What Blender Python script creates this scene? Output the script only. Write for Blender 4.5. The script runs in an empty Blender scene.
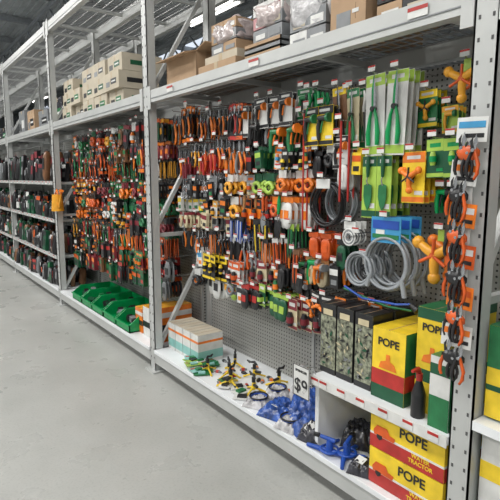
import bpy, math, random
from mathutils import Matrix, Vector, noise
random.seed(11)
R=random.random
def U(a,b): return a+(b-a)*random.random()
sc=bpy.context.scene
try:
    sc.view_settings.view_transform='Standard'; sc.view_settings.look='None'
except Exception as e: print(e)

# ------------------------------------------------------------ materials
MC={}
def mat(name,col,rough=.45,metal=0,var=.12,scale=14,emit=0,alpha=1,bump=0,coat=0,trans=0):
    if name in MC: return MC[name]
    m=bpy.data.materials.new(name); m.use_nodes=True
    nt=m.node_tree; N=nt.nodes; L=nt.links
    p=N['Principled BSDF']
    tc=N.new('ShaderNodeTexCoord'); nz=N.new('ShaderNodeTexNoise'); nz.inputs['Scale'].default_value=scale
    nz.inputs['Detail'].default_value=3
    L.new(tc.outputs['Object'],nz.inputs['Vector'])
    cr=N.new('ShaderNodeValToRGB')
    c=list(col)+[1]
    cr.color_ramp.elements[0].position=.3; cr.color_ramp.elements[1].position=.7
    cr.color_ramp.elements[0].color=[x*(1-var) for x in col]+[1]
    cr.color_ramp.elements[1].color=[min(1,x*(1+var)) for x in col]+[1]
    L.new(nz.outputs['Fac'],cr.inputs['Fac']); L.new(cr.outputs['Color'],p.inputs['Base Color'])
    p.inputs['Roughness'].default_value=rough; p.inputs['Metallic'].default_value=metal
    if alpha<1: p.inputs['Alpha'].default_value=alpha
    if coat: p.inputs['Coat Weight'].default_value=coat
    if emit:
        p.inputs['Emission Color'].default_value=c; p.inputs['Emission Strength'].default_value=emit
    if bump:
        bp=N.new('ShaderNodeBump'); bp.inputs['Strength'].default_value=bump; bp.inputs['Distance'].default_value=.02
        L.new(nz.outputs['Fac'],bp.inputs['Height']); L.new(bp.outputs['Normal'],p.inputs['Normal'])
    MC[name]=m; return m
steel=mat('rack_grey_paint',(.50,.51,.50),.4,.1,.06,6)
galv=mat('galvanised_wire',(.42,.42,.42),.35,.6,.08)
dark=mat('dark_hole',(.08,.08,.08),.8)
white=mat('white_shelf_enamel',(.80,.82,.84),.35,0,.05,5)
chrome=mat('chrome_hook',(.6,.6,.6),.25,.9,.05)
blade=mat('tool_steel',(.40,.41,.43),.25,.8,.1)
black=mat('black_plastic',(.018,.018,.02),.35)
grey=mat('grey_plastic',(.22,.23,.24),.4)
hosegrey=mat('grey_hose',(.30,.32,.34),.35)
orange=mat('orange_plastic',(.80,.20,.02),.35,0,.2)
orange2=mat('deep_orange_plastic',(.64,.10,.015),.35,0,.2)
amber=mat('amber_plastic',(.82,.38,.03),.35,0,.15)
yellow=mat('yellow_print',(.85,.60,.03),.4,0,.15)
red=mat('red_plastic',(.45,.03,.025),.35,0,.2)
green=mat('green_plastic',(.02,.17,.06),.35,0,.25)
bgreen=mat('bright_green_plastic',(.0,.29,.08),.35,0,.15)
dgreen=mat('dark_green_print',(.01,.09,.04),.4)
lime=mat('lime_print',(.36,.54,.08),.4,0,.2)
blue=mat('blue_plastic',(.02,.08,.4),.35)
cyan=mat('cyan_print',(.05,.28,.52),.4)
teal=mat('teal_print',(.25,.52,.48),.4)
wcard=mat('white_card',(.68,.68,.66),.5)
cream=mat('cream_card',(.6,.52,.34),.5)
wood=mat('wood_handle',(.42,.2,.07),.5,0,.25,30)
brown=mat('brown_cardboard',(.42,.28,.17),.75,0,.1,8)
lbrown=mat('pale_cardboard',(.52,.46,.36),.75,0,.08,8)
tape=mat('packing_tape',(.45,.35,.22),.3)
pink=mat('pink_print',(.50,.24,.25),.5)
maroon=mat('maroon_print',(.2,.02,.03),.45)
brownp=mat('brown_print',(.2,.09,.04),.45)
film=mat('plastic_film',(.50,.49,.50),.15,0,.4,20,bump=.8,coat=.4)
pfilm=mat('pinkish_plastic_film',(.46,.39,.38),.2,0,.4,16,bump=.8,coat=.4)
bfilm=mat('blue_plastic_film',(.04,.10,.36),.2,0,.6,22,bump=.8,coat=.4)
kfilm=mat('black_plastic_film',(.035,.035,.045),.2,0,.5,18,bump=.8,coat=.4)
olive=mat('olive_print',(.20,.21,.15),.4,0,.9,55)
def pegmat():
    m=bpy.data.materials.new('perforated_pegboard'); m.use_nodes=True
    nt=m.node_tree;N=nt.nodes;L=nt.links;p=N['Principled BSDF']
    tc=N.new('ShaderNodeTexCoord'); sp=N.new('ShaderNodeSeparateXYZ'); L.new(tc.outputs['Object'],sp.inputs[0])
    cb=N.new('ShaderNodeCombineXYZ'); L.new(sp.outputs['Y'],cb.inputs['X']); L.new(sp.outputs['Z'],cb.inputs['Y'])
    s=N.new('ShaderNodeVectorMath'); s.operation='SCALE'; s.inputs['Scale'].default_value=36; L.new(cb.outputs[0],s.inputs[0])
    f=N.new('ShaderNodeVectorMath'); f.operation='FRACTION'; L.new(s.outputs[0],f.inputs[0])
    d=N.new('ShaderNodeVectorMath'); d.operation='DISTANCE'; d.inputs[1].default_value=(.5,.5,0); L.new(f.outputs[0],d.inputs[0])
    l=N.new('ShaderNodeMath'); l.operation='LESS_THAN'; l.inputs[1].default_value=.2; L.new(d.outputs['Value'],l.inputs[0])
    mx=N.new('ShaderNodeMix'); mx.data_type='RGBA'; mx.inputs['A'].default_value=(.38,.38,.36,1); mx.inputs['B'].default_value=(.04,.04,.04,1)
    L.new(l.outputs[0],mx.inputs['Factor']); L.new(mx.outputs['Result'],p.inputs['Base Color']); p.inputs['Roughness'].default_value=.5
    return m
peg=pegmat()
def concrete():
    m=bpy.data.materials.new('polished_concrete'); m.use_nodes=True
    nt=m.node_tree;N=nt.nodes;L=nt.links;p=N['Principled BSDF']
    tc=N.new('ShaderNodeTexCoord')
    def nz(s,d,r=.5):
        n=N.new('ShaderNodeTexNoise'); n.inputs['Scale'].default_value=s; n.inputs['Detail'].default_value=d; n.inputs['Roughness'].default_value=r
        L.new(tc.outputs['Object'],n.inputs['Vector']); return n
    def ramp(n,a,ca,b_,cb):
        c=N.new('ShaderNodeValToRGB'); c.color_ramp.elements[0].position=a; c.color_ramp.elements[0].color=(*ca,1)
        c.color_ramp.elements[1].position=b_; c.color_ramp.elements[1].color=(*cb,1); L.new(n.outputs['Fac'],c.inputs['Fac']); return c
    def mul(a,b_):
        mx=N.new('ShaderNodeMix'); mx.data_type='RGBA'; mx.blend_type='MULTIPLY'; mx.inputs['Factor'].default_value=1
        L.new(a,mx.inputs['A']); L.new(b_,mx.inputs['B']); return mx.outputs['Result']
    c1=ramp(nz(1.1,9,.68),.3,(.365,.37,.35),.72,(.47,.472,.45))
    c2=ramp(nz(70,4),.25,(.82,.82,.82),.5,(1,1,1))
    c3=ramp(nz(7,6,.7),.64,(1,1,1),.74,(.80,.80,.79))
    c4=ramp(nz(28,2,.5),.74,(1,1,1),.77,(.6,.6,.58))
    o=mul(mul(mul(c1.outputs['Color'],c2.outputs['Color']),c3.outputs['Color']),c4.outputs['Color'])
    L.new(o,p.inputs['Base Color'])
    rr=ramp(nz(3,6,.6),.3,(.22,.22,.22),.7,(.42,.42,.42)); L.new(rr.outputs['Color'],p.inputs['Roughness'])
    return m
conc=concrete()
ceilm=mat('corrugated_roof_sheet',(.55,.58,.60),.6,.0,.1,3)
wallm=mat('warehouse_wall',(.40,.41,.41),.8,0,.06,2)
trussm=mat('roof_truss_steel',(.38,.40,.42),.5,.1)
skym=mat('translucent_skylight_sheet',(.80,.88,1),.5,emit=.9,var=0)

# ------------------------------------------------------------ mesh builder
class B:
    def __init__(s,name): s.n=name;s.V=[];s.F=[];s.MI=[];s.S=[];s.mats=[];s.M=Matrix.Identity(4)
    def mi(s,m):
        if m not in s.mats: s.mats.append(m)
        return s.mats.index(m)
    def add(s,vs,fs,m,smooth=False):
        o=len(s.V); s.V+= [tuple(s.M@Vector(v)) for v in vs]; i=s.mi(m)
        for f in fs: s.F.append([o+k for k in f]); s.MI.append(i); s.S.append(smooth)
    def box(s,c,d,m,rot=None):
        x,y,z=[k/2 for k in d]
        vs=[Vector(v) for v in [(-x,-y,-z),(x,-y,-z),(x,y,-z),(-x,y,-z),(-x,-y,z),(x,-y,z),(x,y,z),(-x,y,z)]]
        if rot is not None: vs=[rot@v for v in vs]
        c=Vector(c); s.add([v+c for v in vs],[(0,3,2,1),(4,5,6,7),(0,1,5,4),(1,2,6,5),(2,3,7,6),(3,0,4,7)],m)
    def bx(s,x0,x1,y0,y1,z0,z1,m): s.box(((x0+x1)/2,(y0+y1)/2,(z0+z1)/2),(abs(x1-x0),abs(y1-y0),abs(z1-z0)),m)
    def bar(s,a,b,w,h,m):
        a=Vector(a);b=Vector(b);d=b-a; q=d.to_track_quat('X','Z').to_matrix()
        s.box((a+b)/2,(d.length,w,h),m,q)
    def cyl(s,a,b,r1,r2,m,n=8,caps=True):
        a=Vector(a);b=Vector(b);q=(b-a).to_track_quat('Z','Y').to_matrix()
        A=[a+q@Vector((r1*math.cos(2*math.pi*i/n),r1*math.sin(2*math.pi*i/n),0)) for i in range(n)]
        C=[b+q@Vector((r2*math.cos(2*math.pi*i/n),r2*math.sin(2*math.pi*i/n),0)) for i in range(n)]
        s.add(A+C,[(i,(i+1)%n,n+(i+1)%n,n+i) for i in range(n)],m,True)
        if caps:
            s.add(A,[tuple(range(n))[::-1]],m); s.add(C,[tuple(range(n))],m)
    def tube(s,pts,r,m,n=6,closed=False):
        P=[Vector(p) for p in pts];K=len(P);vs=[];up=Vector((.13,.21,.97))
        for i,p in enumerate(P):
            a=P[(i-1)%K] if (closed or i>0) else P[i]; b=P[(i+1)%K] if (closed or i<K-1) else P[i]
            t=(b-a).normalized(); u=t.cross(up)
            if u.length<.05: u=t.cross(Vector((1,0,0)))
            u.normalize(); v=t.cross(u); rr=r[i] if isinstance(r,(list,tuple)) else r
            vs+=[p+(u*math.cos(2*math.pi*j/n)+v*math.sin(2*math.pi*j/n))*rr for j in range(n)]
        fs=[]
        for i in range(K if closed else K-1):
            for j in range(n):
                k=(i+1)%K; fs.append((i*n+j,i*n+(j+1)%n,k*n+(j+1)%n,k*n+j))
        s.add(vs,fs,m,True)
        if not closed:
            s.add(vs[:n],[tuple(range(n))],m); s.add(vs[-n:],[tuple(range(n))[::-1]],m)
    def ring(s,c,rad,r,m,n=20,axis='x',k=6,sq=1):
        pts=[]
        for i in range(n):
            a=2*math.pi*i/n
            q={'x':(0,math.cos(a)*rad,math.sin(a)*rad*sq),'z':(math.cos(a)*rad,math.sin(a)*rad,0),'y':(math.cos(a)*rad,0,math.sin(a)*rad)}[axis]
            pts.append(Vector(c)+Vector(q))
        s.tube(pts,r,m,k,True)
    def plate(s,pts,x,t,m):
        n=len(pts); vs=[(x,p[0],p[1]) for p in pts]+[(x+t,p[0],p[1]) for p in pts]
        s.add(vs,[tuple(range(n)),tuple(range(n,2*n))[::-1]]+[(i,n+i,n+(i+1)%n,(i+1)%n) for i in range(n)],m)
    def ball(s,c,r,m,n=10,k=6,jit=0,p=1):
        vs=[];fs=[]
        sg=lambda v:math.copysign(abs(v)**p,v)
        o=Vector((R()*50,R()*50,R()*50))
        for i in range(k+1):
            th=math.pi*i/k
            for j in range(n):
                ph=2*math.pi*j/n; d=Vector((sg(math.sin(th))*sg(math.cos(ph)),sg(math.sin(th))*sg(math.sin(ph)),sg(math.cos(th))))
                q=1+jit*(noise.noise(d*3+o)*1.6+noise.noise(d*8+o)*.8) if jit else 1
                vs.append((c[0]+r[0]*q*d.x,c[1]+r[1]*q*d.y,c[2]+r[2]*(q if d.z>-.5 else 1)*d.z))
        for i in range(k):
            for j in range(n): fs.append((i*n+j,(i+1)*n+j,(i+1)*n+(j+1)%n,i*n+(j+1)%n))
        s.add(vs,fs,m,True)
    def build(s,parent=None,bevel=0):
        me=bpy.data.meshes.new(s.n); me.from_pydata(s.V,[],s.F)
        for m in s.mats: me.materials.append(m)
        me.polygons.foreach_set('material_index',s.MI); me.polygons.foreach_set('use_smooth',s.S); me.update()
        o=bpy.data.objects.new(s.n,me); sc.collection.objects.link(o)
        if parent: o.parent=parent
        if bevel:
            b=o.modifiers.new('bevel','BEVEL'); b.width=bevel; b.segments=2; b.limit_method='ANGLE'
        return o
def empty(name):
    o=bpy.data.objects.new(name,None); sc.collection.objects.link(o); return o
def text(name,body,loc,size,m,parent,face='x',bold=.0,extr=.0008):
    c=bpy.data.curves.new(name,'FONT'); c.body=body; c.size=size; c.align_x='CENTER'; c.align_y='CENTER'; c.extrude=extr; c.offset=bold
    c.materials.append(m); o=bpy.data.objects.new(name,c); sc.collection.objects.link(o)
    o.location=loc; o.rotation_euler=(math.pi/2,0,-math.pi/2) if face=='x' else (math.pi/2,0,0)
    if parent: o.parent=parent
    return o

# ------------------------------------------------------------ room shell
def slab(name,x0,x1,y0,y1,z0,z1,m):
    b=B(name); b.bx(x0,x1,y0,y1,z0,z1,m); return b.build()
slab('floor',-9,26,-6,48,-.1,0,conc)
slab('wall_left',-9.1,-9,-6,48,0,7.4,wallm); slab('wall_right',26,26.1,-6,48,0,7.4,wallm)
slab('wall_far',-9,26,48,48.1,0,7.4,wallm); slab('wall_near',-9,26,-6.1,-6,0,7.4,wallm)
b=B('ceiling'); b.bx(-9,26,-6,48,7.3,7.4,ceilm)
for i in range(175): 
    x=-8.9+i*.2; b.bx(x-.03,x+.03,-6,48,7.26,7.3,ceilm)
for x in (1.3,9.3): b.bx(x,x+.5,-6,48,7.24,7.26,skym)
b.build()
b=B('trim_roof_trusses')
for y in range(-4,48,3): b.bx(-9,26,y-.05,y+.05,7.05,7.24,trussm)
for x in (-6,3,8,14,20):
    b.bx(x-.06,x+.06,-6,48,6.85,6.97,trussm); b.bx(x-.06,x+.06,-6,48,6.2,6.3,trussm)
    for k in range(36):
        y=-6+k*1.5; b.bar((x,y,6.25),(x,y+.75,6.9),.05,.05,trussm); b.bar((x,y+.75,6.9),(x,y+1.5,6.25),.05,.05,trussm)
b.build()
tubem=mat('fluorescent_tube',(1,.98,.94),.5,emit=6,var=0)
def lamp(x,y,z,sx,sy,e):
    b=B('ceiling_light'); b.bx(x-sx/2-.05,x+sx/2+.05,y-sy/2-.05,y+sy/2+.05,z+.03,z+.12,wcard)
    for k in (-.35,0,.35): b.cyl((x+k*sx,y-sy/2,z+.005),(x+k*sx,y+sy/2,z+.005),.02,.02,tubem,8)
    b.cyl((x,y-sy*.4,z+.1),(x,y-sy*.4,7.3),.01,.01,galv,6); b.cyl((x,y+sy*.4,z+.1),(x,y+sy*.4,7.3),.01,.01,galv,6)
    o=b.build()
    l=bpy.data.lights.new('tube_glow','AREA'); l.shape='RECTANGLE'; l.size=sx; l.size_y=sy; l.energy=e; l.color=(1,.99,.965)
    lo=bpy.data.objects.new('tube_glow',l); sc.collection.objects.link(lo); lo.location=(x,y,z-.03); lo.parent=o
for y in (-2,2.5,7,11.5,16.5): lamp(-2.6,y,5.6,.9,2.4,130)
for y in (-1,5,11,18): lamp(-6.5,y,5.6,.9,2.4,195)
for y in (7,12,20,30): lamp(5.6,y,5.9,.6,2.4,130)
w=bpy.data.worlds.new('world'); sc.world=w; w.use_nodes=True; w.node_tree.nodes['Background'].inputs[0].default_value=(.5,.52,.55,1); w.node_tree.nodes['Background'].inputs[1].default_value=.3

# ------------------------------------------------------------ racks
PY=[-1.745,.975,3.72,6.44,9.16,11.88,14.6,17.32,20.04]
TOPZ=3.42
def upright(p,y):
    b=B('uprights')
    for x in (.035,.585,1.16):
        b.bx(x-.035,x+.035,y-.045,y-.038,0.01,TOPZ,steel); b.bx(x-.035,x+.035,y+.038,y+.045,0.01,TOPZ,steel)
        b.bx(x-.035,x-.028,y-.045,y+.045,0.01,TOPZ,steel)
        b.bx(x-.07,x+.07,y-.08,y+.08,0,.012,steel)
    z=.12
    while z<TOPZ-.05:
        for k in (-.025,.025): b.box((-.0005,y+k,z),(.002,.008,.014),dark)
        z+=.075
    for z0 in (.12,1.12,2.2):
        b.bar((.04,y,z0+.05),(.57,y,z0+.95),.035,.03,steel); b.bar((.04,y,z0+.02),(.57,y,z0+.02),.035,.03,steel)
        b.bar((.6,y,z0+.05),(1.14,y,z0+.95),.035,.03,steel)
    b.build(p)
def deck(b,y0,y1,z,x0=.05,x1=1.14):
    y=y0
    while y<y1: b.box(((x0+x1)/2,y,z),(x1-x0,.006,.006),galv); y+=.05
    x=x0
    while x<=x1: b.box((x,(y0+y1)/2,z-.005),(.006,y1-y0,.006),galv); x+=.1
    k=y0+.2
    while k<y1:
        b.box(((x0+x1)/2,k,z-.025),(x1-x0,.035,.03),steel); k+=.78
BZ=2.17
def ticket(b,x,y,z,w=.05,h=.036): b.bx(x-.002,x,y-w/2,y+w/2,z,z+h,wcard); b.bx(x-.003,x-.002,y-w/2,y+w/2,z+h*.65,z+h,red)
for i in range(len(PY)-1):
    y0,y1=PY[i]+.045,PY[i+1]-.045
    p=empty('storage_rack'); upright(p,PY[i+1])
    if i==0: upright(p,PY[0])
    b=B('beams')
    for z,t in ((BZ,.09),(3.3,.10)):
        for x in (.03,.6,1.14):
            b.bx(x-.03,x+.025,y0,y1,z,z+t,steel)
        b.bx(-.006,.0,y0,y0+.05,z-.05,z+t+.03,steel); b.bx(-.006,0,y1-.05,y1,z-.05,z+t+.03,steel)
        b.bx(-.004,0,y0,y1,z+.026,z+.031,grey)
    b.bx(0,.05,y0,y1,.08,.165,steel); b.bx(.56,.6,y0,y1,.08,.165,steel)
    if i==1:
        for y in (1.25,2.3,3.3): ticket(b,-.0045,y,BZ+.035,.09,.04)
    b.build(p)
    b=B('wire_deck'); deck(b,y0,y1,BZ+.085); deck(b,y0,y1,3.395); b.build(p)
    b=B('base_shelf'); b.bx(-.012,.57,y0+.003,y1-.003,.166,.195,white); b.build(p,.003)
    b=B('pegboard'); b.bx(.53,.545,y0,y1,.195,2.13,peg); b.bx(.5455,.56,y0,y1,.195,2.13,steel)
    for y in (y0+.03,(y0+y1)/2,y1-.03): b.bx(.522,.53,y-.012,y+.012,.195,2.13,steel)
    b.build(p)
    if i>=3:
        b=B('shelves')
        for z in (.62,1.08,1.55):
            b.bx(-.01,.52,y0,y1,z-.03,z,steel); b.bx(-.016,-.01,y0,y1,z-.035,z+.012,steel)
            y=y0+.1
            while y<y1-.05: ticket(b,-.017,y,z-.03); y+=U(.15,.3)
        b.build(p)
b=B('display_shelf'); b.bx(-.01,.52,1.022,1.80,.565,.6,white); b.bx(-.014,-.01,1.022,1.80,.555,.604,wcard)
for y in (1.08,1.2,1.33,1.46,1.58,1.70,1.76): ticket(b,-.015,y,.562)
b.bx(.03,.5,1.775,1.80,.195,.565,white)
b.bx(.50,.52,1.022,1.775,.195,.565,white)
b.build(bevel=.002)

# ------------------------------------------------------------ product parts
def secateurs(b,c1,c2,s=1,d=0):
    q=lambda pts:[(d+.008,y*s,z*s) for y,z in pts]
    b.tube(q([(.004,-.075),(.012,-.10),(.026,-.14),(.024,-.18),(.012,-.205)]),[.006*s,.008*s,.009*s,.009*s,.006*s],c1,6)
    b.tube(q([(-.004,-.075),(-.014,-.10),(-.026,-.14),(-.026,-.175),(-.018,-.195)]),[.006*s,.008*s,.009*s,.008*s,.006*s],c2,6)
    b.plate([(-.004*s,-.08*s),(.008*s,-.08*s),(.016*s,-.045*s),(.006*s,-.01*s),(-.004*s,-.04*s)],d+.006,.003,blade)
    b.plate([(.002*s,-.08*s),(-.012*s,-.075*s),(-.016*s,-.04*s),(-.004*s,-.02*s),(-.006*s,-.05*s)],d+.01,.003,black)
    b.cyl((d+.002,0,-.078*s),(d+.018,0,-.078*s),.008*s,.008*s,blade,8)
def trowel(b,ch,cb,s=1,d=0):
    b.tube([(d+.01,0,0),(d+.01,0,-.03*s),(d+.01,0,-.08*s),(d+.01,0,-.115*s)],[.008*s,.013*s,.011*s,.008*s],ch,7)
    b.tube([(d+.01,0,-.11*s),(d+.018,0,-.135*s),(d+.008,0,-.16*s)],.004*s,blade,5)
    b.plate([(-.026*s,-.16*s),(-.028*s,-.22*s),(-.018*s,-.265*s),(0,-.30*s),(.018*s,-.265*s),(.028*s,-.22*s),(.026*s,-.16*s),(0,-.15*s)],d+.006,.003,cb)
def fork(b,ch,s=1,d=0):
    b.tube([(d+.01,0,0),(d+.01,0,-.03*s),(d+.01,0,-.08*s),(d+.01,0,-.115*s)],[.008*s,.013*s,.011*s,.008*s],ch,7)
    b.tube([(d+.01,0,-.11*s),(d+.01,0,-.17*s)],.004*s,blade,5)
    for k in (-1,0,1): b.tube([(d+.01,0,-.165*s),(d+.012,k*.022*s,-.185*s),(d+.016,k*.024*s,-.24*s),(d+.028,k*.022*s,-.27*s)],.0035*s,blade,5)
def shears(b,c,s=1,d=0):
    for k in (-1,1):
        b.tube([(d+.012,k*.006*s,-.17*s),(d+.012,k*.022*s,-.22*s),(d+.012,k*.032*s,-.30*s),(d+.012,k*.03*s,-.36*s)],[.007*s,.009*s,.013*s,.011*s],c,7)
        b.plate([(k*.002*s,-.19*s),(k*.016*s,-.17*s),(k*.016*s,-.08*s),(k*.003*s,0)],d+.008+.002*k,.003,c if k<0 else blade)
    b.cyl((d,0,-.175*s),(d+.022,0,-.175*s),.014*s,.014*s,black,8)
def fitting(b,c1,c2,s=1,d=0):
    b.cyl((d+.016,0,0),(d+.016,0,-.022*s),.010*s,.016*s,c2,8); b.cyl((d+.016,0,-.022*s),(d+.016,0,-.05*s),.018*s,.018*s,c1,8)
    b.cyl((d+.016,0,-.05*s),(d+.016,0,-.066*s),.015*s,.012*s,c2,8)
def nozzle(b,c1,c2,s=1,d=0):
    b.cyl((d+.01,-.03*s,-.02*s),(d+.01,.03*s,-.02*s),.013*s,.015*s,c1,8); b.cyl((d+.01,.03*s,-.02*s),(d+.01,.05*s,-.02*s),.022*s,.024*s,c2,10)
    b.tube([(d+.01,-.02*s,-.025*s),(d+.01,-.032*s,-.06*s),(d+.01,-.03*s,-.10*s),(d+.01,-.026*s,-.125*s)],[.012*s,.012*s,.011*s,.009*s],c1,7)
    b.tube([(d+.01,.0,-.035*s),(d+.01,-.008*s,-.06*s),(d+.01,-.014*s,-.09*s)],.005*s,c2,5)
def saw(b,c,s=1,d=0):
    b.tube([(d+.01,0,-.02*s),(d+.01,.01*s,-.06*s),(d+.01,0,-.11*s),(d+.01,-.006*s,-.14*s)],[.009*s,.012*s,.012*s,.009*s],c,7)
    b.plate([(-.012*s,-.13*s),(.012*s,-.13*s),(.02*s,-.24*s),(.012*s,-.34*s),(0,-.30*s),(-.006*s,-.22*s)],d+.008,.002,blade)
def spinner(b,c1,c2,s=1,d=0):
    cz=-.09*s
    b.cyl((d+.005,0,cz),(d+.05*s,0,cz),.022*s,.012*s,c2,10)
    for k in range(3):
        a=math.radians(30+120*k); dy,dz=math.cos(a),math.sin(a)
        b.tube([(d+.03*s,0,cz),(d+.035*s,dy*.04*s,cz+dz*.04*s),(d+.03*s,dy*.075*s,cz+dz*.075*s)],[.020*s,.018*s,.015*s],c1,7)
        b.ball((d+.03*s,dy*.082*s,cz+dz*.082*s),(.022*s,.024*s,.024*s),c1,8,5)
        a2=a+1.0; b.tube([(d+.045*s,0,cz),(d+.045*s,math.cos(a2)*.06*s,cz+math.sin(a2)*.06*s)],.007*s,c2,5)
def card(b,w,h,base,head,d=0,lab=None,hh=.25):
    b.box((d,0,-h/2),(.002,w,h),base)
    b.box((d+.0014,0,-h*hh/2-.002),(.001,w*.98,h*hh),head)
    if lab: b.box((d+.0018,0,-h*hh/2-.002),(.001,w*.6,h*hh*.35),lab)
    b.box((d+.0016,0,-h*.93),(.001,w*.98,h*.1),head)
    b.box((d+.0018,w*.25,-h*.80),(.001,w*.35,h*.08),lab or head)
def item(b,kind,c,d,s=1):
    c1,c2,c3=c
    def sub(z,fn,*a,**k):
        M=b.M.copy(); b.M=M@Matrix.Translation((0,0,z)); fn(b,*a,**k); b.M=M
    if kind=='sec': secateurs(b,c1,c2,s,d)
    elif kind=='seccard': card(b,.075*s,.24*s,c3,c1,d,wcard,.2); secateurs(b,c1,c2,s*.95,d+.003)
    elif kind=='trowel': trowel(b,c1,c2,s,d)
    elif kind=='fork': fork(b,c1,s,d)
    elif kind=='shears': shears(b,c1,s,d)
    elif kind=='shearcard': card(b,.12*s,.38*s,c3,c2,d,wcard,.14); shears(b,c1,s*.92,d+.003)
    elif kind=='fitcard': card(b,.07*s,.13*s,c3,c1,d,wcard,.35); sub(-.055*s,fitting,c1,c2,s*.9,d+.002)
    elif kind=='fit2': card(b,.08*s,.15*s,c3,c2,d,c1,.3); sub(-.05*s,fitting,c1,c2,s*.8,d+.002)
    elif kind=='nozzle': nozzle(b,c1,c2,s,d)
    elif kind=='nozcard': card(b,.11*s,.17*s,c3,c1,d,wcard,.2); sub(-.035*s,nozzle,c1,c2,s*.9,d+.002)
    elif kind=='saw': saw(b,c1,s,d)
    elif kind=='spincard': card(b,.14*s,.24*s,c3,c2,d,wcard,.2); sub(-.05*s,spinner,c1,black,s*.75,d+.002)
    elif kind=='bag':
        b.box((d,0,-.012*s),(.003,.07*s,.024*s),c1); b.ball((d+.004,0,-.085*s),(.010,.036*s,.062*s),c3,8,6,0,.7)
        b.box((d+.015,0,-.08*s),(.002,.035*s,.04*s),c1)
    elif kind=='box':
        b.box((d+.012,0,-.075*s),(.026,.06*s,.11*s),c3); b.box((d,0,-.012*s),(.002,.04*s,.03*s),c3)
        b.box((d+.0255,0,-.05*s),(.001,.058*s,.03*s),c1); b.box((d+.0255,0,-.10*s),(.001,.04*s,.025*s),c2)
    elif kind=='roll':
        b.box((d,0,-.02*s),(.002,.06*s,.04*s),c3); b.ring((d+.012,0,-.075*s),.026*s,.012*s,c1,12,'x',6); b.ring((d+.012,0,-.075*s),.014*s,.004*s,c2,10,'x',4)
    elif kind=='stake':
        b.box((d,0,-.02*s),(.003,.055*s,.04*s),c3)
        for k in (-1,0,1): b.tube([(d+.006,k*.012*s,-.03*s),(d+.006,k*.014*s,-.16*s),(d+.006,k*.010*s,-.2*s)],[.006*s,.005*s,.002*s],c1 if k else c2,5)
def hook(b,x0,x1,y,z,tag=True):
    b.tube([(x0,y,z),(x1+.01,y,z),(x1,y,z+.012)],.003,chrome,4)
    if tag:
        b.box((x1-.004,y,z+.018),(.002,.042,.026),wcard); b.box((x1-.0055,y,z+.027),(.001,.042,.007),red)
def hang(b,kind,c,y,z,n=4,front=.2,back=.525,s=1,gap=.035,tag=True,jit=.1):
    hook(b,back,front,y,z,tag)
    for i in range(n):
        x=front+.03+i*gap*U(.85,1.15)
        if x>back-.03: break
        b.M=Matrix.Translation((x,y+U(-.004,.004),z-.004))@Matrix.Rotation(math.pi+U(-jit,jit)*1.5,4,'Z')@Matrix.Rotation(U(-jit,jit),4,'X')
        item(b,kind,c,0,s); b.M=Matrix.Identity(4)

def grid(name,specs,tagp=.6):
    b=B(name)
    for (kind,pal,ya,yb,step,z,n,s) in specs:
        y=ya
        run=0
        while y<yb:
            if run<=0:   # same product repeats over one to three neighbouring hooks, as stocked
                k=random.choice(kind) if isinstance(kind,(tuple,list)) else kind; pc=random.choice(pal); run=random.choice((1,1,2,3)); ss=s*U(.85,1.2); zz=z+U(-.03,.03)
            hang(b,k,pc,y,zz+U(-.004,.004),random.randint(max(1,n-2),n),front=U(.14,.25),s=ss,tag=R()<tagp)
            run-=1
            y+=step*U(.85,1.12)
    return b.build()
OK=[(orange,black,black),(orange2,black,wcard),(orange,grey,black),(amber,black,dgreen),(orange2,black,brownp),(orange,black,amber)]
OG=[(orange,green,black),(green,black,lime),(orange,black,wcard),(red,black,black),(amber,black,wcard),(black,orange,wcard)]
MX=OG+[(cyan,orange,wcard),(lime,black,dgreen),(yellow,green,wcard),(orange2,grey,cream),(blue,wcard,black),(black,yellow,black),(black,yellow,black),(red,black,wcard),(maroon,black,cream),(orange,black,amber),(orange2,black,orange)]
BK=[(black,orange,grey),(black,black,wcard),(black,red,grey),(grey,orange2,black),(black,black,brownp)]
WD=[(wood,blade,black),(orange2,blade,black),(red,blade,black),(orange,black,black),(wood,black,black)]
GR=[(green,black,wcard),(bgreen,black,lime),(green,orange,black),(bgreen,grey,wcard)]
RD=[(red,black,black),(maroon,black,brownp),(red,blade,black),(orange2,red,black)]
SM=('fitcard','fit2','bag','box','roll','fitcard')
grid('hanging_hose_fitting_packs',[
 (SM,MX,2.15,3.62,.078,1.47,5,1.1),(SM,MX+BK,2.12,2.75,.08,1.65,5,1.1),(SM,OG+BK+OK,2.75,3.62,.076,1.60,5,1.1),
 (SM,OK+MX,2.12,3.3,.078,1.07,5,1.15),(SM,BK+MX,1.85,3.3,.08,.93,5,1.2),
 (('bag','box','stake'),BK+MX,2.2,3.62,.08,1.34,5,.9),(SM,MX,2.12,2.72,.078,1.79,5,1.05)])
grid('hanging_secateurs',[
 (('seccard','sec'),OK+RD,2.72,3.62,.075,2.10,4,1.05),('sec',RD+OK+BK,2.72,3.62,.062,1.86,6,1.0),
 (('sec','stake'),BK+OK,2.15,3.62,.066,1.22,6,.9)])
grid('hanging_hose_nozzles',[
 (('nozcard','box','nozcard'),[(green,black,wcard),(orange,black,yellow),(black,orange,lime),(black,yellow,yellow),(black,orange,wcard)],2.15,2.7,.105,2.08,4,1.05),
 ('nozzle',BK+GR+RD,2.2,2.7,.085,1.92,5,1.0),('nozzle',OK+BK+GR+RD,1.8,2.2,.09,1.13,5,1.0),(('nozcard','spincard'),BK+OK,1.6,2.2,.11,1.0,3,.8)])
grid('hanging_hand_trowels',[(('trowel','fork'),WD+RD,2.85,3.62,.064,1.74,5,.9),(('fork','trowel'),WD+GR,2.25,2.85,.07,1.51,4,.8)])

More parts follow.
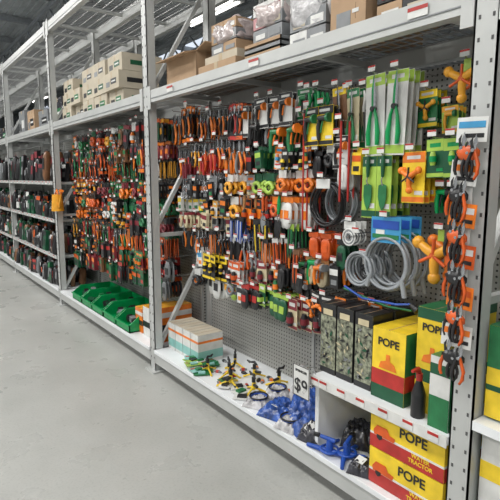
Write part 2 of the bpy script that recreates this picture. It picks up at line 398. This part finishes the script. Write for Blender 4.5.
b=B('hanging_garden_shears')
for y in (1.64,1.51): hang(b,'shearcard',(bgreen,lime,wcard),y,2.09,4,.2,s=1.0,jit=.04)
hang(b,'shearcard',(green,green,cream),1.80,2.05,4,.22,s=.8)
hang(b,'shearcard',(black,yellow,brownp),1.90,2.07,4,.22,s=.75)
b.build()
b=B('hanging_pruning_saws')
for y in (1.74,1.85): hang(b,'saw',(wcard,black,wcard),y,2.05,5,.25,s=.85)
for y in (2.02,2.09): hang(b,'saw',(bgreen,black,wcard),y,2.08,4,.2,s=1.0)
b.build()
b=B('hanging_sprayer_packs')
for y in (1.96,2.07): hang(b,'nozcard',(black,green,yellow),y,1.98,4,.18,s=1.2)
hang(b,'nozcard',(black,orange,wcard),1.86,1.82,4,.2,s=1.0)
hang(b,'bag',(wcard,black,wcard),1.83,1.70,4,.2,s=1.1)
hang(b,'box',(orange2,black,yellow),1.74,1.75,4,.22,s=1.0)
hang(b,'bag',(black,yellow,black),2.04,1.75,4,.22,s=1.0)
hang(b,'roll',(black,black,wcard),1.95,1.78,4,.22,s=1.1)
for y in (1.95,2.05): hang(b,'bag',(orange2,black,orange2),y,1.30,5,.2,s=1.0)
for y in (1.97,2.07): hang(b,'bag',(wood,black,cream),y,1.16,4,.2,s=1.1)
hang(b,'bag',(black,yellow,dgreen),1.83,1.28,4,.2,s=1.1); hang(b,'roll',(black,grey,wcard),1.66,1.22,4,.2,s=1.1)
hang(b,'box',(wcard,grey,black),1.86,1.16,4,.2,s=1.1)
b.build()
b=B('carded_hand_trowels')
for y in (1.66,1.57):
    hook(b,.525,.2,y,1.71)
    for i in range(4):
        b.M=Matrix.Translation((.23+i*.05,y,1.705))@Matrix.Rotation(math.pi+U(-.06,.06),4,'Z')
        card(b,.085,.30,lime,lime if i%2 else dgreen,0,wcard,.16); trowel(b,dgreen,green,.88,.003); b.M=Matrix.Identity(4)
b.build()
b=B('carded_sprinklers')
hang(b,'spincard',(orange,orange,yellow),1.41,1.72,4,.2,s=.95)
hang(b,'spincard',(amber,yellow,green),1.42,2.0,3,.3,s=.7)
hang(b,'nozcard',(amber,green,lime),1.32,1.92,3,.32,s=.7)
b.build()
b=B('green_seed_packs')
for y in (1.30,1.215,1.13): hang(b,'fit2',(bgreen,lime,dgreen),y,1.77,4,.2,s=1.1)
b.build()
b=B('black_hose_clamps')
for y in (1.13,1.22): hang(b,'nozzle',(black,grey,black),y,1.56,4,.24,s=.9)
hang(b,'nozzle',(bgreen,black,black),1.29,1.56,4,.26,s=.9)
b.build()
b=B('spinning_sprinkler')
for y,z,s in ((1.245,1.38,1.2),(1.17,2.07,.9)):
    hook(b,.525,.2,y,z)
    for i in range(2):
        b.M=Matrix.Translation((.22+i*.11,y,z))@Matrix.Rotation(math.pi,4,'Z'); card(b,.03,.05,lime,lime); spinner(b,amber if i==0 else orange,orange2,s); b.M=Matrix.Identity(4)
b.build()
b=B('coiled_connector_hose')
for (yy,zz,rr) in ((1.50,1.42,.125),(1.665,1.33,.085)):
    hook(b,.525,.15,yy,zz)
    for i in range(3):
        x=.17+i*.075; rr2=rr*U(.93,1.04)
        if yy<1.6: b.box((x,yy,zz-.06),(.003,.17,.12),cyan); b.box((x-.003,yy,zz-.035),(.002,.15,.04),blue); b.box((x-.003,yy,zz-.09),(.002,.15,.02),green); b.box((x-.003,yy+.03,zz-.07),(.002,.05,.02),wcard)
        for k in range(4): b.ring((x+k*.012,yy+U(-.006,.006),zz-.095-rr+U(-.008,.008)),rr2-.012*(k%2),.008,hosegrey,28,sq=U(.95,1.12))
        if yy<1.6:
            b.cyl((x,yy-.1,zz-.28),(x,yy-.12,zz-.36),.012,.012,hosegrey); b.cyl((x,yy+.08,zz-.28),(x,yy+.1,zz-.34),.012,.012,hosegrey)
b.build()
b=B('coiled_drip_hose'); hook(b,.525,.15,1.92,1.60)
for k in range(5): b.ring((.18+k*.014,1.92+U(-.01,.01),1.46),.11-.006*(k%3),.007,black,24,sq=U(.95,1.1))
for k in range(5): b.ring((.27+k*.014,1.90+U(-.01,.01),1.47),.10,.007,hosegrey,24,sq=1.05)
b.box((.17,1.92,1.57),(.003,.10,.05),wcard)
b.build()
b=B('twine_pack')
for i in range(3):
    hook(b,.525,.2,1.76,1.38,i==0); b.box((.21+i*.04,1.76,1.36),(.003,.08,.04),wcard)
    for k in range(4): b.ring((.205+i*.04,1.76,1.30),.018+k*.008,.005,wcard if k%2 else grey,16)
b.build()
b=B('red_riser_pipes')
for k in range(5): b.cyl((.2+k*.05,2.11+.02*(k%2),1.95),(.2+k*.05,2.11+.02*(k%2),1.30),.005,.005,red,6)
for k in range(4): b.cyl((.17+k*.05,1.80-.01*(k%2),1.88),(.17+k*.05,1.80-.01*(k%2),1.48),.006,.006,red,6)
hook(b,.525,.17,2.12,1.955); hook(b,.525,.15,1.80,1.885)
b.build()
b=B('blue_watering_wand')
b.tube([(.14,1.72,1.06),(.14,1.6,1.02),(.14,1.40,1.03),(.16,1.34,1.04)],.006,blue,6); b.tube([(.2,1.78,1.03),(.2,1.5,.99),(.2,1.36,1.0)],.006,green,6)
hook(b,.525,.12,1.55,1.015,False); b.cyl((.16,1.34,1.04),(.16,1.30,1.02),.010,.02,black)
b.build()

b=B('secateurs_clip_strip')
b.box((-.03,.985,1.38),(.004,.03,.86),wcard); b.box((-.015,.985,1.80),(.03,.02,.02),galv)
for k in range(6):
    z=1.80-k*.148
    b.M=Matrix.Translation((-.04,.985+U(-.012,.012),z))@Matrix.Rotation(math.pi+U(-.2,.2),4,'Z')@Matrix.Rotation(U(-.15,.15),4,'X')
    M=b.M.copy()
    cc=[(wcard,cyan),(wcard,orange),(orange,wcard),(orange2,wcard),(orange,orange2),(wcard,orange)][k]
    b.box((.002,0,-.035),(.002,.11,.085),cc[0]); b.box((.004,0,-.018),(.001,.095,.022),cc[1]); b.box((.004,.01,-.055),(.001,.07,.014),black)
    b.M=M@Matrix.Translation((.006,-.024,-.035)); secateurs(b,black,orange2 if k%2 else black,.80,0)
    b.M=M@Matrix.Translation((.020,.026,-.045)); secateurs(b,orange2,black,.78,0)
    b.M=M@Matrix.Translation((.010,.002,-.060)); secateurs(b,black,black,.70,0); b.M=M
    b.ball((.016,0,-.115),(.012,.045,.028),black if k%2 else orange2,8,5)
    b.M=Matrix.Identity(4)
b.build()

# ------------------------------------------------------------ cartons
def carton(name,x0,x1,y0,y1,z0,z1,front,top,bands=(),txt=None,tm=black,side=None,stxt=None,tsize=None,motif=None):
    b=B(name); e=.0015
    b.bx(x0,x1,y0,y1,z0,z1,side or front); b.bx(x0-e,x0,y0,y1,z0,z1,front); b.bx(x0,x1,y0,y1,z1,z1+e,top)
    b.bx(x0-.004,x1,(y0+y1)/2-.002,(y0+y1)/2+.002,z1+e,z1+e+.001,brown)
    H=z1-z0
    for (a,c,m) in bands:
        b.bx(x0-2*e,x0-e,y0,y1,z0+a*H,z0+c*H,m); b.bx(x0,x1,y0-e,y0,z0+a*H,z0+c*H,m)
    if motif=='sprinkler':
        b.M=Matrix.Translation((x0-.003,(y0+y1)/2,z0+H*.60))@Matrix.Rotation(math.pi,4,'Z')
        b.plate([(-.05,-.05),(.05,-.05),(.035,-.02),(.012,-.01),(.01,.02),(-.01,.02),(-.012,-.01),(-.04,-.02)],0,.001,orange)
        b.M=Matrix.Identity(4)
    o=b.build(bevel=.002)
    if txt: text('front_print',txt,(x0-.004,(y0+y1)/2,z0+H*.82),tsize or (y1-y0)*.28,tm,o,'x',.001)
    if stxt: text('side_print',stxt,((x0+x1)/2,y0-.003,z0+H*.82),(x1-x0)*.22,tm,o,'y',.001)
    return o
for (z0) in (.197,.375):
    o=carton('tractor_sprinkler_carton',.03,.40,1.05,1.43,z0,z0+.172,yellow,yellow,((0,.36,red),(.36,.42,wcard)),None,black,None,None)
    text('front_print','POPE',(.026,1.20,z0+.125),.06,black,o,'x',.001); text('side_print','POPE',(.2,1.047,z0+.12),.06,black,o,'y',.001)
    text('label','WATER\nTRACTOR',(.026,1.16,z0+.04),.026,yellow,o,'x',.0005)
    b=B('tractor_picture'); b.M=Matrix.Translation((.026,1.35,z0+.085))@Matrix.Rotation(math.pi,4,'Z')
    b.plate([(-.055,-.02),(.055,-.02),(.06,0),(.03,.005),(.015,.028),(-.04,.028),(-.06,.0)],0,.001,orange2); b.plate([(-.04,-.03),(-.025,-.04),(-.01,-.03),(-.01,-.015),(-.04,-.015)],.001,.001,black)
    b.build(o)
carton('hose_reel_carton',.06,.40,1.28,1.46,.60,.93,yellow,yellow,((.0,.2,dgreen),(.2,.42,red)),'POPE',black,green,'POPE',.05,'sprinkler')
carton('hose_reel_carton',.10,.45,1.10,1.255,.60,1.06,yellow,green,((0,.3,yellow),(.3,.42,dgreen),(.9,1,dgreen)),'POPE',black,yellow,'POPE',.045,'sprinkler')
carton('irrigation_timer_carton',.02,.09,1.04,1.13,.60,.90,wcard,green,((.0,.45,green),(.75,.9,dgreen)),None,black,green)
b=B('black_spray_bottle'); b.cyl((.05,1.20,.6),(.05,1.20,.70),.03,.03,black,14); b.cyl((.05,1.20,.70),(.05,1.20,.76),.03,.012,black,14); b.cyl((.05,1.20,.76),(.05,1.20,.79),.014,.014,red,10); b.tube([(.05,1.2,.79),(.04,1.2,.81),(.0,1.2,.81)],[.01,.012,.007],red,7); b.build()
for k,y in enumerate((1.48,1.60,1.715)):
    o=carton('camouflage_print_carton',.08,.22,y,y+.105,.60,.965,olive,black,((0,.08,black),(.84,1,black)),None,black,black)
    carton('camouflage_print_carton',.24,.40,y,y+.105,.60,.965,olive,black,((0,.08,black),(.84,1,black)),None,black,black)
    b=B('foliage_print')
    for q in range(24):
        yy=y+U(.012,.093); zz=U(.645,.885); a=R()*3; l=U(.010,.020)
        b.M=Matrix.Translation((.0755,yy,zz))@Matrix.Rotation(a,4,'X'); b.plate([(-l,0),(0,l*.35),(l,0),(0,-l*.35)],0,.0006,random.choice([cream,grey,black,dgreen,olive])); b.M=Matrix.Identity(4)
    b.bx(.0745,.0755,y+.02,y+.085,.91,.94,cream)
    b.build(o)
for k in range(4):
    y=3.17+k*.125
    carton('soaker_hose_carton',.12,.34,y,y+.115,.197,.42,wcard,lbrown,((.12,.42,teal),(.7,.78,orange)),None,black,wcard)
for k in range(3):
    y=3.80+k*.17
    carton('orange_hose_carton',.1,.42,y,y+.15,.197,.50-.04*k,[orange,wcard,orange][k],amber,((.3,.5,black),(.7,.85,wcard)),None)
b=B('price_sign'); b.box((-.035,1.84,.555),(.003,.125,.17),wcard); b.box((-.018,1.84,.64),(.03,.02,.01),galv)
for (dy,dz,sy,sz) in ((0,.083,.125,.004),(0,-.083,.125,.004),(.06,0,.004,.17),(-.06,0,.004,.17)): b.box((-.0372,1.84+dy,.555+dz),(.001,sy,sz),black)
b.tube([(-.033,1.8,.64),(-.0,1.79,.64),(.02,1.785,.59)],.003,chrome,5)
o=b.build(); text('price','$9',(-.038,1.84,.53),.10,black,o,'x',.001); text('caption','SPRINKLER',(-.038,1.84,.61),.018,black,o,'x',.0003)

def tripod_sprinkler(x,y,z,rot,c1,c2,s=1):
    b=B('garden_sprinkler'); b.M=Matrix.Translation((x,y,z))@Matrix.Rotation(rot,4,'Z')@Matrix.Scale(s,4)
    for k in range(3):
        a=2.094*k; b.tube([(0,0,.05),(math.cos(a)*.05,math.sin(a)*.05,.03),(math.cos(a)*.10,math.sin(a)*.10,.008)],[.010,.008,.007],c1,7)
        b.ball((math.cos(a)*.10,math.sin(a)*.10,.008),(.012,.012,.008),c1,8,4)
    b.cyl((0,0,.03),(0,0,.09),.016,.013,c1,10); b.cyl((0,0,.09),(0,0,.13),.015,.015,c2,10); b.tube([(-.03,0,.125),(0,0,.15),(.05,0,.14)],[.006,.012,.007],c2,7)
    b.cyl((-.06,0,.07),(0,0,.07),.012,.012,c2,8); b.cyl((.04,0,.14),(.07,0,.155),.012,.006,c2,8)
    return b.build()
for (x,y,r) in ((.10,3.00,.3),(.18,2.84,1.1),(.10,2.70,.5),(.32,2.97,.9),(.30,2.70,2),(.16,2.52,1.4),(.36,2.50,.2)):
    tripod_sprinkler(x,y,.196,r,yellow,black,U(.75,.92))
b=B('impulse_sprinkler')
for (x,y,r) in ((.09,1.60,.4),(.05,1.70,2.0)):
    b.M=Matrix.Translation((x,y,.197))@Matrix.Rotation(r,4,'Z')
    b.tube([(-.12,0,.012),(-.05,.02,.02),(.05,.02,.02),(.13,0,.012)],[.010,.014,.014,.010],blue,8); b.tube([(0,.02,.02),(.02,-.06,.018),(.0,-.12,.012)],[.014,.012,.009],blue,8)
    b.cyl((0,.02,.01),(0,.02,.08),.022,.016,blue,12); b.cyl((-.03,.02,.08),(.05,.02,.09),.012,.010,blue,10); b.ring((0,.02,.03),.045,.007,blue,18,'z'); b.box((.07,.02,.092),(.03,.02,.015),black)
    b.M=Matrix.Identity(4)
b.build()
b=B('flat_seed_tray_packs')
for k in range(9):
    x=U(.04,.2);y=3.0+k*.03; b.M=Matrix.Translation((x,y,.205+k*.004))@Matrix.Rotation(U(-.5,.5),4,'Z')
    b.box((0,0,0),(.12,.09,.004),random.choice([teal,wcard,lime,green])); b.box((0,.02,.003),(.10,.02,.001),random.choice([red,green,pink])); b.box((0,-.015,.008),(.05,.04,.01),random.choice([black,teal,green])); b.M=Matrix.Identity(4)
for k in range(5):
    b.M=Matrix.Translation((U(.05,.14),2.5+k*.07,.203+.002*k))@Matrix.Rotation(U(-.8,.8),4,'Z'); b.box((0,0,0),(.11,.08,.004),random.choice([teal,green,wcard])); b.box((0,.0,.008),(.06,.04,.012),random.choice([black,teal,green])); b.M=Matrix.Identity(4)
b.build()
def pillow(b,x,y,z,sx,sy,h,rot,m,n=26):
    o=Vector((R()*40,R()*40,R()*40)); vs=[];fs=[]
    M=Matrix.Translation((x,y,z))@Matrix.Rotation(rot,4,'Z')
    for i in range(n+1):
        for j in range(n+1):
            u=i/n*2-1; v=j/n*2-1; e=max(0,(1-u**4)*(1-v**4))
            q=Vector((u*2.2,v*2.2,0))+o
            rg=1-abs(noise.noise(q*1.4))*2.0; rg2=1-abs(noise.noise(q*3.3))*2.0
            hh=h*(e**.6)*(.55+.35*rg+.18*rg2)
            w=1+.08*noise.noise(q*1.1+Vector((9,0,0)))
            vs.append(M@Vector((u*sx/2*w,v*sy/2*w,max(.001,hh))))
    for i in range(n):
        for j in range(n): a=i*(n+1)+j; fs.append((a,a+n+1,a+n+2,a+1))
    b.add(vs,fs,m,True)
    b.add([M@Vector((u*sx/2,v*sy/2,0)) for u,v in ((-1,-1),(1,-1),(1,1),(-1,1))],[(0,3,2,1)],m)
b=B('blue_pond_liner_bags')
for (x,y,sx,sy,h,r) in ((.13,2.20,.24,.20,.07,.3),(.14,1.98,.22,.20,.09,-.3),(.33,2.1,.22,.24,.12,.2),(.22,2.08,.24,.2,.14,.7)):
    pillow(b,x,y,.197,sx,sy,h,r,bfilm)
b.box((.10,2.19,.25),(.07,.05,.002),wcard,Matrix.Rotation(.3,3,'Y')); b.build()
b=B('clear_hose_bags')
for (x,y,sx,sy,h,r) in ((.09,2.37,.16,.16,.05,.5),(.33,1.88,.22,.18,.12,.1),(.40,2.27,.2,.2,.1,.4),(.06,2.03,.14,.14,.06,.2),(.25,2.38,.16,.16,.07,.9)):
    pillow(b,x,y,.197,sx,sy,h,r,film)
    for k in range(3): b.ring((x,y,.197+h*.75+k*.008),.045+.006*k,.005,blue if k%2 else black,18,'z')
b.build()
b=B('black_pond_pump_bags')
for (x,y,sx,sy,h,r) in ((.10,1.86,.18,.14,.09,.2),(.26,1.70,.2,.16,.11,.5),(.30,1.56,.2,.14,.09,-.3),(.06,1.50,.12,.12,.06,.4)):
    pillow(b,x,y,.197,sx,sy,h,r,kfilm)
b.box((.06,1.86,.27),(.06,.06,.002),wcard,Matrix.Rotation(-.5,3,'Y')); b.box((.05,1.5,.255),(.04,.05,.002),wcard,Matrix.Rotation(-.4,3,'Y')); b.build()
b=B('loose_tap_fittings')
for k in range(24):
    b.M=Matrix.Translation((U(.05,.45),U(2.35,3.1),.215))@Matrix.Rotation(1.57,4,'Y')@Matrix.Rotation(U(0,3),4,'X'); fitting(b,random.choice([red,orange,black,black]),random.choice([black,grey]),.8)
    b.M=Matrix.Identity(4)
b.build()

# ------------------------------------------------------------ bay 2 merchandise
D2=[(red,black,black),(orange2,black,dgreen),(orange2,black,black),(green,black,black),(orange,black,black),(black,orange,grey),(green,red,dgreen),(orange,green,maroon),(amber,black,black),(green,black,brownp),(maroon,black,black),(orange,black,brownp),(wcard,orange,black)]
grid('hanging_plant_tie_packs',[(k,D2,3.83,6.36,.074,z,4,s) for k,z,s in ((SM,2.09,1.4),(('bag','box','seccard'),1.92,1.1),(('seccard','stake','sec'),1.77,.85),(SM,1.57,1.25),(('bag','roll','box'),1.42,1.2),(SM,1.27,1.25),(('sec','stake','seccard'),1.11,.9),(SM,.92,1.35),(('bag','box'),.74,1.3))],.3)
for k in range(5):
    b=B('green_storage_bin'); y=4.37+k*.345; w=.16; z0,z1=.197,.34
    b.bx(.0,.46,y-w,y+w,z0,z0+.01,bgreen); b.bx(.45,.46,y-w,y+w,z0,z1,bgreen)
    b.bx(.0,.01,y-w,y+w,z0,z0+.07,bgreen)
    for q in (-w,w-.01):
        b.M=Matrix.Translation((0,y+q,0)); n=[(0,z0),(.45,z0),(.45,z1),(.10,z1),(0,z0+.07)]
        vs=[(p[0],0,p[1]) for p in n]+[(p[0],.01,p[1]) for p in n]; b.add(vs,[(0,1,2,3,4),(9,8,7,6,5)]+[(i,(i+1)%5,5+(i+1)%5,5+i) for i in range(5)],bgreen); b.M=Matrix.Identity(4)
    b.bx(-.012,.0,y-w,y+w,z0+.06,z0+.075,bgreen)
    for j in range(14): b.box((U(.06,.4),y+U(-.11,.11),z0+.05+U(0,.03)),(.05,.05,.05),random.choice([green,black,dgreen,black,grey]),Matrix.Rotation(R()*3,3,'X'))
    b.build()
b=B('orange_watering_can')
x,y,z=.0,6.34,1.20
b.cyl((x,y,z),(x,y,z+.20),.075,.06,amber,14); b.tube([(x,y-.07,z+.05),(x,y-.13,z+.14),(x,y-.17,z+.22)],[.015,.012,.01],amber,8); b.cyl((x,y-.165,z+.21),(x,y-.19,z+.25),.012,.03,orange,10)
b.tube([(x,y+.06,z+.03),(x,y+.11,z+.1),(x,y+.09,z+.2),(x,y,z+.26),(x,y-.03,z+.2)],.009,orange,6)
b.tube([(x,y+.02,z+.25),(x+.03,y+.06,z+.27)],.004,galv,5)
b.build()
# ------------------------------------------------------------ far bays
def farfill(name,y0,y1,pal):
    b=B(name)
    for z,zt in ((.197,.55),(.622,1.0),(1.082,1.47),(1.552,2.05)):
        y=y0
        while y<y1:
            c=random.choice(pal); h=U(.18,zt-z-.06) if zt-z<.5 else U(.25,.42); wd=U(.07,.13)
            for q in range(3):
                b.M=Matrix.Translation((.06+q*.14+U(-.03,.03),y+wd/2,z+h))@Matrix.Rotation(math.pi+U(-.3,.3),4,'Z')@Matrix.Rotation(U(-.12,.0),4,'Y')
                t=random.random()
                if t<.45:
                    b.box((0,0,-h/2),(.05,wd*.92,h-.006),c[2]); b.box((.027,0,-h*.15),(.003,wd*.9,h*.2),c[0]); b.box((.027,0,-h*.6),(.003,wd*.5,h*.3),random.choice([c[0],c[1],black,grey]))
                elif t<.75:
                    b.ball((0,0,-h*.52),(.05,wd*.48,h*.47),c[2],10,6,.05,.6); b.box((.052,0,-h*.45),(.003,wd*.45,h*.35),c[0]); b.box((0,0,-h*.02),(.004,wd*.6,h*.08),c[0])
                else:
                    b.cyl((0,0,-h),(0,0,-h*.35),wd*.4,wd*.4,c[1],12); b.cyl((0,0,-h*.35),(0,0,-h*.15),wd*.4,wd*.15,c[1],12); b.cyl((0,0,-h*.15),(0,0,-.0),wd*.17,wd*.17,c[0],8); b.cyl((0,0,-h*.85),(0,0,-h*.45),wd*.41,wd*.41,c[0],12)
                b.M=Matrix.Identity(4)
            y+=wd+.012
    b.build()
DK=[(red,black,black),(maroon,black,black),(black,black,dgreen),(green,black,dgreen),(wcard,black,black),(grey,black,black),(orange2,black,black),(black,black,grey),(grey,green,black),(black,grey,brownp)]
for i in range(3,len(PY)-1): farfill('garden_product_stock',PY[i]+.08,PY[i+1]-.08,DK)

# ------------------------------------------------------------ near bay 0
grid('hanging_valve_packs',[('fitcard',GR+OG,-1.5,.85,.1,z,3,1.2) for z in (2.0,1.7,1.4)])
carton('hose_reel_carton',.05,.40,.62,.915,.72,1.07,yellow,green,((.55,1,green),(.3,.36,dgreen)),None,black,green)
carton('hose_reel_carton',.05,.40,.62,.915,.197,.66,wcard,green,((.0,.3,green),(.6,.75,yellow)),None,black,green)
b=B('display_shelf'); b.bx(-.01,.52,-1.68,.925,.675,.71,white); b.bx(.48,.52,-1.68,.925,.195,.675,white); b.build()

# ------------------------------------------------------------ top storage
def plainbox(name,x0,x1,y0,y1,z0,z1,m,open_=False,label=None):
    b=B(name)
    if open_:
        t=.006; b.bx(x0,x1,y0,y1,z0,z0+t,m); b.bx(x0,x0+t,y0,y1,z0,z1,m); b.bx(x1-t,x1,y0,y1,z0,z1,m); b.bx(x0,x1,y0,y0+t,z0,z1,m); b.bx(x0,x1,y1-t,y1,z0,z1,m)
        b.bar((x0,(y0+y1)/2,z1),(x0-.09,(y0+y1)/2,z1-.02),y1-y0,t,m); b.bar((x1,(y0+y1)/2,z1),(x1+.08,(y0+y1)/2,z1+.08),y1-y0,t,m)
        M=Matrix.Rotation(.3,3,'X'); b.box(((x0+x1)/2,y0-.055,z1+.018),(x1-x0,.12,t),m,Matrix.Rotation(-.3,3,'X')); b.box(((x0+x1)/2,y1+.05,z1+.02),(x1-x0,.12,t),m,M)
    else:
        b.bx(x0,x1,y0,y1,z0,z1,m); b.bx(x0-.001,x1,(y0+y1)/2-.02,(y0+y1)/2+.02,z1,z1+.001,tape); b.bx(x0-.001,x0,(y0+y1)/2-.02,(y0+y1)/2+.02,z1-.05,z1,tape)
        if label:
            h=z1-z0; b.bx(x0-.0015,x0,y0+.06,y1-.16,z0+.3*h,z0+.62*h,label); b.bx(x0-.0025,x0-.0015,y0+.08,y1-.18,z0+.42*h,z0+.50*h,wcard); b.bx(x0-.0015,x0,y1-.13,y1-.04,z0+.2*h,z0+.5*h,black if label!=black else grey)
            b.bx(x0+.08,x1-.12,y0-.0015,y0,z0+.35*h,z0+.62*h,label)
    return b.build(bevel=.002 if not open_ else 0)
z=BZ+.092
for k in range(5):
    for t in range((3,3,3,2,3)[k]):
        y=4.50+k*.375; dx=U(0,.07); hh=.155
        plainbox('storage_carton',.10+dx,.5+dx,y+U(0,.012),y+.355,z+t*(hh+.002),z+t*(hh+.002)+hh,lbrown,False,random.choice([dgreen,green,black]))
plainbox('open_cardboard_carton',.10,.62,3.10,3.55,z,z+.20,brown,True)
plainbox('flattened_carton',.08,.66,2.60,3.04,z,z+.07,brown)
plainbox('flattened_carton',.12,.68,2.64,3.02,z+.072,z+.13,lbrown)
b=B('stacked_plastic_trays')
for k in range(4):
    zz=z+.002+k*.03; b.bx(.12,.62,2.22,2.56,zz,zz+.006,grey); b.bx(.12,.126,2.22,2.56,zz,zz+.024,brown if k%2 else grey); b.bx(.12,.62,2.22,2.226,zz,zz+.024,grey)
b.build()
def wrapped(x,y,z0,r,m,inner):
    b=B('shrink_wrapped_stock'); rows=3
    for i in range(rows):
        for j in range(2):
            c=random.choice(inner); zz=z0+.01+i*(r[2]*2/rows); b.bx(x-r[0]*.93,x+r[0]*.9,y-r[1]*.9+j*r[1]*.92,y-r[1]*.9+(j+1)*r[1]*.9,zz,zz+r[2]*2/rows*.9,c)
            b.bx(x-r[0]*.945,x-r[0]*.93,y-r[1]*.8+j*r[1]*.92,y-r[1]*.9+(j+.8)*r[1]*.9,zz+.01,zz+r[2]*.35,random.choice([wcard,grey,maroon,lbrown]))
    b.ball((x,y,z0+r[2]*1.35),(r[0]*1.02,r[1]*1.02,r[2]*.75),m,28,16,.12,.5)
    b.tube([(x,y,z0+r[2]*2.0),(x-.02,y+.02,z0+r[2]*2.2),(x-.05,y,z0+r[2]*2.38)],[.05,.02,.035],m,9)
    b.build()
wrapped(.30,2.84,z+.132,(.16,.16,.10),pfilm,[brown,maroon,grey]); wrapped(.34,2.42,z+.13,(.17,.15,.11),pfilm,[wcard,pink,grey])
wrapped(.28,2.02,z,(.16,.15,.14),film,[wcard,grey,lbrown]); wrapped(.26,1.42,z,(.15,.15,.12),kfilm,[black,grey,brown])
plainbox('storage_carton',.12,.55,1.62,1.84,z,z+.22,brown,False,black); plainbox('storage_carton',.14,.55,1.04,1.24,z,z+.18,grey,False,brown)
for i in range(3,7):
    y=PY[i]+.15
    while y<PY[i+1]-.5:
        wd=U(.35,.5); h=U(.15,.4); plainbox('storage_carton',U(.1,.2),.65,y,y+wd,z,z+h,random.choice([brown,grey,grey,kfilm]),False,random.choice([black,wcard,green])); y+=wd+U(.04,.3)

# ------------------------------------------------------------ camera
c=bpy.data.cameras.new('camera'); c.lens=36; c.sensor_width=36; c.clip_start=.05; c.clip_end=200
co=bpy.data.objects.new('camera',c); sc.collection.objects.link(co)
co.location=(-1.7,0,1.6); co.rotation_euler=(math.radians(90-8.2),0,math.radians(-36)); sc.camera=co
